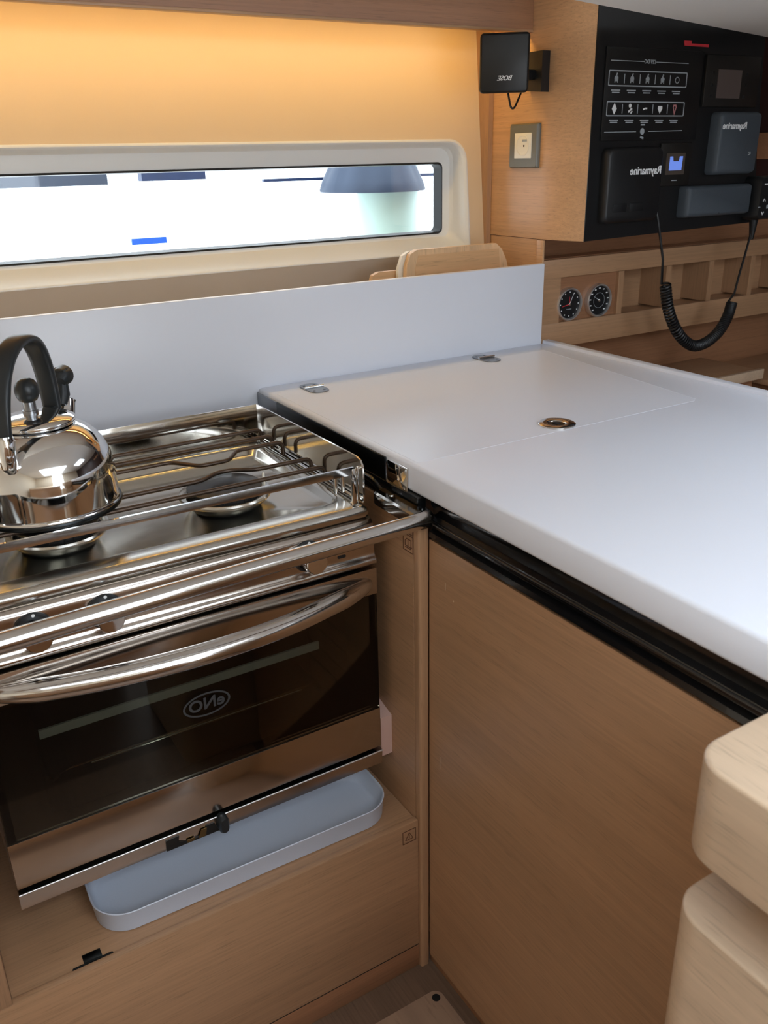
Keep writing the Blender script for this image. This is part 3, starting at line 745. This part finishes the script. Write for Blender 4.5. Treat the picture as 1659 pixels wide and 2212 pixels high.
# body front, oven cavity
obj('cavity', join(box(.04, .610, 1.296, 1.300, .46, .802), box(.04, .044, 1.09, 1.296, .46, .802), box(.606, .610, 1.09, 1.296, .46, .802), box(.04, .610, 1.09, 1.296, .798, .802), box(.04, .610, 1.09, 1.296, .456, .460)), 'cavity', S)
obj('baffle_plate', box(.100, .541, 1.120, 1.124, .651, .665), 'baffle', S)
rk = join(tube(fillet([(.105, 1.25, .575), (.105, 1.12, .575), (.125, 1.105, .600), (.52, 1.105, .600), (.54, 1.12, .575), (.54, 1.25, .575)], .01), .0022, 8), tube([(.16, 1.11, .592), (.50, 1.11, .592)], .0016, 8))
obj('oven_rack', rk, 'chrome', S)
b = None
for z in (.54, .575, .615, .65):
    g = tube([(.598, 1.11, z), (.598, 1.28, z)], .0018, 6); b = join(b, g) if b else g
obj('rack_runner', b, 'chrome', S)
# oven door
D = obj('oven_door', join(box(.029, .040, 1.0665, 1.088, .462, .800), box(.607, .618, 1.0665, 1.088, .462, .800)), 'blackg', S)
obj('door_glass', box(.0275, .6195, 1.0630, 1.0665, .538, .760), 'smoked', D)
obj('door_mask', plate_hole([(.029, .538), (.618, .538), (.618, .760), (.029, .760)], rrect(.090, .565, .56, .745, .02), 'y', 1.0667, 1.0672), 'blackg', D)
obj('top_band', box(.027, .6200, 1.0610, 1.088, .757, .8020, .0008), 'steel_sheet', D)
obj('bottom_band', box(.027, .6200, 1.0618, 1.088, .4625, .540, .0008), 'steel_sheet', D)
e1 = [(.3255+.0365*math.cos(a*PI/20), .6585+.0195*math.sin(a*PI/20)) for a in range(40)]
e2 = [(.3255+.0335*math.cos(a*PI/20), .6585+.0168*math.sin(a*PI/20)) for a in range(40)]
lg = join(plate_hole(e1, e2, 'y', 1.0629, 1.0625), text('eNO', (.3255, 1.0627, .659), X3, Z3, .0270, .0003))
obj('logo', lg, 'logo', D)
hp = spline([(.043, 1.066, .781), (.058, 1.054, .780), (.090, 1.043, .778), (.130, 1.034, .776), (.190, 1.022, .775), (.26, 1.013, .775), (.33, 1.0095, .775), (.40, 1.012, .775), (.46, 1.020, .775), (.52, 1.033, .776), (.560, 1.043, .777), (.590, 1.053, .779), (.606, 1.064, .780)], 6)
n = len(hp); rs = []
for i in range(n):
    q = min(i, n-1-i)/(n/2); rs.append(.0065+.0095*min(1, q*2.6)**.7)
obj('door_handle', tube(hp, rs, 24), 'steel_tube', D)
# lower sheet with latch
obj('lower_apron', prism([(1.30, .4505), (1.0640, .4515), (1.0630, .4490), (1.0650, .4480), (1.0665, .4225), (1.0690, .4225), (1.0690, .447), (1.30, .446)], 'x', .0270, .6240), 'steel_sheet', S)
obj('apron_lip', tube([(.0275, 1.0634, .4505), (.6235, 1.0634, .4505)], .0016, 10), 'bezel', S)
obj('latch_plate', join(prism([(.238, .4225), (.238, .442), (.259, .443), (.257, .432), (.268, .4255), (.300, .4255), (.302, .441), (.316, .441), (.318, .433), (.326, .433), (.326, .4225)], 'y', 1.0662, 1.0640)), 'cavity', S)
obj('latch_tongue', join(box(.270, .282, 1.0632, 1.0640, .4240, .4290), prism([(.288, .4240), (.294, .438), (.303, .438), (.300, .4240)], 'y', 1.0640, 1.0630)), 'brass', S)
obj('latch_knob', loft([[(x, y, z) for x, z in rrect(.3190+i, .3350-i, .426+i, .456-i, .0078-i)] for i, y in ((0, 1.0640), (0, 1.050), (.0025, 1.0465))]), 'handle_black', S)

# ================================================================== KETTLE
K = (.188, 1.250, .9395)
T = thing('kettle', 'shiny steel whistling kettle with black arched handle on the left burner', 'kettle', K)
prof = [(.085, 0), (.0955, .0012), (.0985, .004), (.0995, .0075), (.0990, .009), (.0968, .011), (.0965, .016), (.0968, .045), (.0965, .056), (.0955, .066), (.0935, .076), (.090, .086), (.0855, .0955), (.079, .105), (.071, .1135), (.0625, .1195), (.0545, .1232), (.052, .1240), (.050, .1235)]
obj('body', lathe(prof, K, seg=96), 'chrome', T, smooth=60)
obj('base_rim', lathe([(.0965, .0015), (.1005, .0035), (.1012, .0065), (.1000, .0095), (.0965, .0100)], K, seg=96), 'steel_dark', T)
ld = obj('lid', lathe([(.048, .1245), (.0515, .1250), (.0535, .1280), (.0540, .1305), (.0520, .1335), (.045, .1365), (.034, .1392), (.020, .1410), (.010, .1418), (.001, .1420)], K, seg=64), 'chrome', T, smooth=60)
hole_c = (K[0]+.050, K[1]-.018, K[2]+.130)
kx, ky = K[0]-.004, K[1]
obj('knob_collar', lathe([(.0105, .1405), (.0105, .146), (.0085, .1465), (.0085, .158), (.0095, .160)], (kx, ky, K[2]), seg=28), 'steel_brush', ld)
obj('lid_knob', lathe([(.008, .1575), (.0120, .160), (.0155, .1665), (.0165, .1735), (.0155, .1805), (.0115, .1870), (.006, .1900), (.0005, .1905)], (kx, ky, K[2]), seg=36), 'handle_black', ld)
# arched handle: a wide flat strap in the vertical plane through the spout
hd_ = Vector((.58, .815, 0)).normalized(); nd = Vector((-hd_.y, hd_.x, 0))
arc = []
prof2 = [(-.0905, .128), (-.0912, .138), (-.0895, .155), (-.083, .180), (-.070, .208), (-.050, .229), (-.024, .2410), (.002, .2430), (.022, .2370), (.036, .2240), (.047, .203), (.0535, .178), (.0565, .150), (.057, .130)]
sp2 = spline([(u, 0, h) for u, h in prof2], 5)
wd = []
Lp = []
for i, p in enumerate(sp2):
    a = sp2[max(i-1, 0)]; c2 = sp2[min(i+1, len(sp2)-1)]; tt = (c2-a).normalized(); nn = Vector((-tt.z, 0, tt.x))
    f = i/(len(sp2)-1); w = .0105+.0035*math.sin(PI*f)+.0025*f; th = .0052+.0012*math.sin(PI*f)
    loop = []
    for k in range(16):
        an = 2*PI*k/16; cu, cv = math.cos(an), math.sin(an)
        cu = math.copysign(abs(cu)**.6, cu); cv = math.copysign(abs(cv)**.6, cv)
        q = p+nn*th*cv
        loop.append(Vector(K)+hd_*q.x+Vector((0, 0, q.z))+nd*w*cu)
    Lp.append(loop)
obj('handle', loft(Lp), 'handle_black', T, smooth=60)
f0 = Vector(K)+hd_*-.0905+Vector((0, 0, .130)); f1 = Vector(K)+hd_*-.0900+Vector((0, 0, .094))
obj('handle_ferrule', tube([f0+Vector((0, 0, .006)), f0, f1, f1+hd_*.004+Vector((0, 0, -.004))], [.0105, .0128, .0118, .0100], 24), 'chrome', T)
f2 = Vector(K)+hd_*.057+Vector((0, 0, .138))
obj('handle_foot', tube([f2, f2+hd_*.006+Vector((0, 0, -.030))], [.0115, .012], 16, flat=.8), 'handle_black', T)
# spout with flip whistle
s0 = Vector(K)+hd_*.070+Vector((0, 0, .080)); s1 = Vector(K)+hd_*.104+Vector((0, 0, .128))
obj('spout', tube([s0, s0.lerp(s1, .5), s1, s1+(s1-s0).normalized()*.004], [.020, .0165, .0135, .0142], 24), 'chrome', T)
wc = Vector(K)+hd_*.094+Vector((0, 0, .150))
wh = obj('whistle', tube([wc+hd_*-.006+Vector((0, 0, -.022)), wc+hd_*.004+Vector((0, 0, -.008)), wc+hd_*.008+Vector((0, 0, .006))], [.008, .0105, .0085], 14), 'handle_black', T)
lv = tube([wc+Vector((0, 0, .012))+hd_*-.002, wc+Vector((0, 0, .017))+hd_*.006, wc+Vector((0, 0, .018))+hd_*.018, wc+Vector((0, 0, .016))+hd_*.028], [.009, .0145, .0150, .006], 18)
for k in range(4):
    p = wc+Vector((0, 0, .0285))+hd_*(-.001+.005*k)
    merge(lv, tube([p-nd*.010, p+nd*.010], .0017, 8))
obj('whistle_lever', lv, 'handle_black', wh)

# ================================================================== CUTTING BOARDS
def board(name, pts, y, th, mat, label, tilt):
    o = obj(name, prism(pts, 'y', y, y+th, .003), mat)
    tag(o, label, 'cutting board', 'cutting boards behind the splashboard'); return o
t = thing('cutting_board', 'bamboo cutting board with framed ends, standing behind the splashboard', 'cutting board', (1.22, 1.68, .985))
def lean(bm):
    for v in bm.verts: v.co.y += (v.co.z-.985)*.10
    return bm
YB = 1.655
zt = 1.204
o0 = [(1.072, .985), (1.362, .985), (1.372, 1.10), (1.356, 1.165), (1.344, 1.190), (1.328, zt), (1.105, zt), (1.088, 1.196), (1.076, 1.170), (1.068, 1.11)]
obj('end_strips', lean(prism(o0, 'y', YB, YB+.014, .003)), 'board_side', t)
obj('centre_slats', lean(prism([(1.092, .99), (1.335, .99), (1.335, 1.192), (1.108, 1.192), (1.098, 1.165), (1.094, 1.11)], 'y', YB-.0008, YB+.001)), 'board', t)
t = thing('chopping_board', 'cream plastic chopping board peeping out left of the bamboo one', 'chopping board', (1.2, 1.69, .985))
obj('slab', lean(prism([(x-.012, z-(.004 if z > 1 else 0)) for x, z in o0], 'y', YB+.016, YB+.026, .002)), 'plastic_board', t)
t = thing('small_board', 'low tan board, lowest and leftmost of the boards behind the splashboard', 'cutting board', (1.1, 1.72, .985))
obj('slab', lean(prism([(.999, .985), (1.30, .985), (1.30, 1.160), (1.022, 1.160), (1.006, 1.154), (1.000, 1.140)], 'y', YB+.032, YB+.044, .003)), 'board', t)

# ================================================================== NEWEL (near right)
def nb(z0, z1, fil, i0=0, e=0):
    def l(i, z): return [(x, y, z) for x, y in rrect(.478+i0+i, .90, .02, .3535-i0-i, (.03, .034, .02, .02), 10)]
    rows = []
    for k in range(6):
        a = PI/2*k/5; rows.append(l(fil*(1-math.sin(a)), z0+fil*(1-math.cos(a))))
    for k in range(6):
        a = PI/2*k/5; rows.append(l(fil*(1-math.cos(a)), z1-fil*(1-math.sin(a))))
    return loft(rows)
t = thing('companionway_step', 'blurred pale oak rounded step block in the near right corner', 'step', (.69, .19, 0))
obj('upper_tread', nb(.879, .9685, .0035), 'wood_pale', t, smooth=50)
obj('spacer', nb(.80, .90, .001, .055), 'wood_pale', t)
obj('lower_block', nb(.0, .818, .003), 'wood_pale', t, smooth=50)

# ================================================================== OUTSIDE
def tagged(name, bm, mat, label, cat): return tag(obj(name, bm, mat), label, cat)
t = thing('dock_post', 'pale post with a dark flared cap seen through the window', 'post', (1.752, 2.8, -.2))
obj('post', lathe([(.112, -.2), (.112, 1.50)], (1.752, 2.85, 0), seg=40), 'post_pale', t)
cap = lathe([(.188, 0), (.190, .006), (.180, .035), (.160, .075), (.135, .12), (.12, .16), (.115, .2)], (1.69, 2.85, 1.283), seg=48)
for v in cap.verts:
    d = Vector((v.co.x-1.69, v.co.y-2.85)); a = math.atan2(d.y, d.x); h = v.co.z-1.283
    s = 1-.05*max(0, math.sin(a*11))*min(1, h/.04); v.co.x = 1.69+d.x*s; v.co.y = 2.85+d.y*s
obj('cap', cap, 'slate', t)
tagged('grey_beam', box(.20, .790, 2.98, 3.02, 1.331, 1.42), 'slate', 'dark grey beam end seen at the top left of the window', 'beam').rotation_euler = (0, 0, 0)
tagged('navy_plank', box(.900, 1.118, 2.98, 3.02, 1.338, 1.40), 'navy', 'short navy plank seen at the top of the window', 'plank')
tagged('guard_wire_rail', box(1.33, 2.2, 2.98, 3.0, 1.322, 1.332), 'navy', 'thin navy rail running behind the flared post outside', 'rail')
tagged('blue_sign', box(.846, .964, 2.99, 3.0, 1.142, 1.162), 'blue', 'small bright blue strip low in the window view', 'strip')

# ================================================================== LIGHT
w = bpy.data.worlds.new('w'); sc.world = w; w.use_nodes = True
bg = w.node_tree.nodes['Background']; bg.inputs[0].default_value = (.86, .93, 1, 1); bg.inputs[1].default_value = 4.6
def area(name, loc, rot, sx, sy, power, rgb):
    l = bpy.data.lights.new(name, 'AREA'); l.shape = 'RECTANGLE'; l.size = sx; l.size_y = sy; l.energy = power; l.color = rgb
    o = bpy.data.objects.new(name, l); col.objects.link(o); o.location = loc; o.rotation_euler = rot; return o
area('hatch_daylight', (.35, -.475, 1.655), (0, 0, 0), 1.08, 1.03, 7.6, (.70, .84, 1))
area('saloon_hatch_daylight', (1.6, .2, 1.655), (0, 0, 0), .48, .58, 4.5, (.70, .84, 1))
area('companionway_daylight', (.62, -1.34, 1.07), (math.radians(90), 0, 0), .72, 1.0, 4.5, (.76, .87, 1))

# ================================================================== CAMERA
yaw, pitch, roll = .53979201, -.38929283, -.02251828
F = Vector((math.sin(yaw)*math.cos(pitch), math.cos(yaw)*math.cos(pitch), math.sin(pitch)))
R0 = Vector((math.cos(yaw), -math.sin(yaw), 0)); U0 = R0.cross(F)
Rr = R0*math.cos(roll)+U0*math.sin(roll); Uu = -R0*math.sin(roll)+U0*math.cos(roll)
cd = bpy.data.cameras.new('camera'); cam = bpy.data.objects.new('camera', cd); col.objects.link(cam)
m4 = Matrix((Rr, Uu, -F)).transposed().to_4x4(); m4.translation = (0, 0, 1.4); cam.matrix_world = m4
cd.sensor_fit = 'VERTICAL'; cd.sensor_height = 24; cd.sensor_width = 24; cd.lens = 1877.93/2212*24; cd.clip_start = .02
cd.dof.use_dof = True; cd.dof.focus_distance = 1.5; cd.dof.aperture_fstop = 7
sc.camera = cam
for o in bpy.data.objects:
    if '_w' in o: del o['_w']
vs = sc.view_settings
vs.view_transform = 'Standard'; vs.look = 'None'; vs.gamma = 1; vs.use_curve_mapping = False; vs.exposure = -0.06
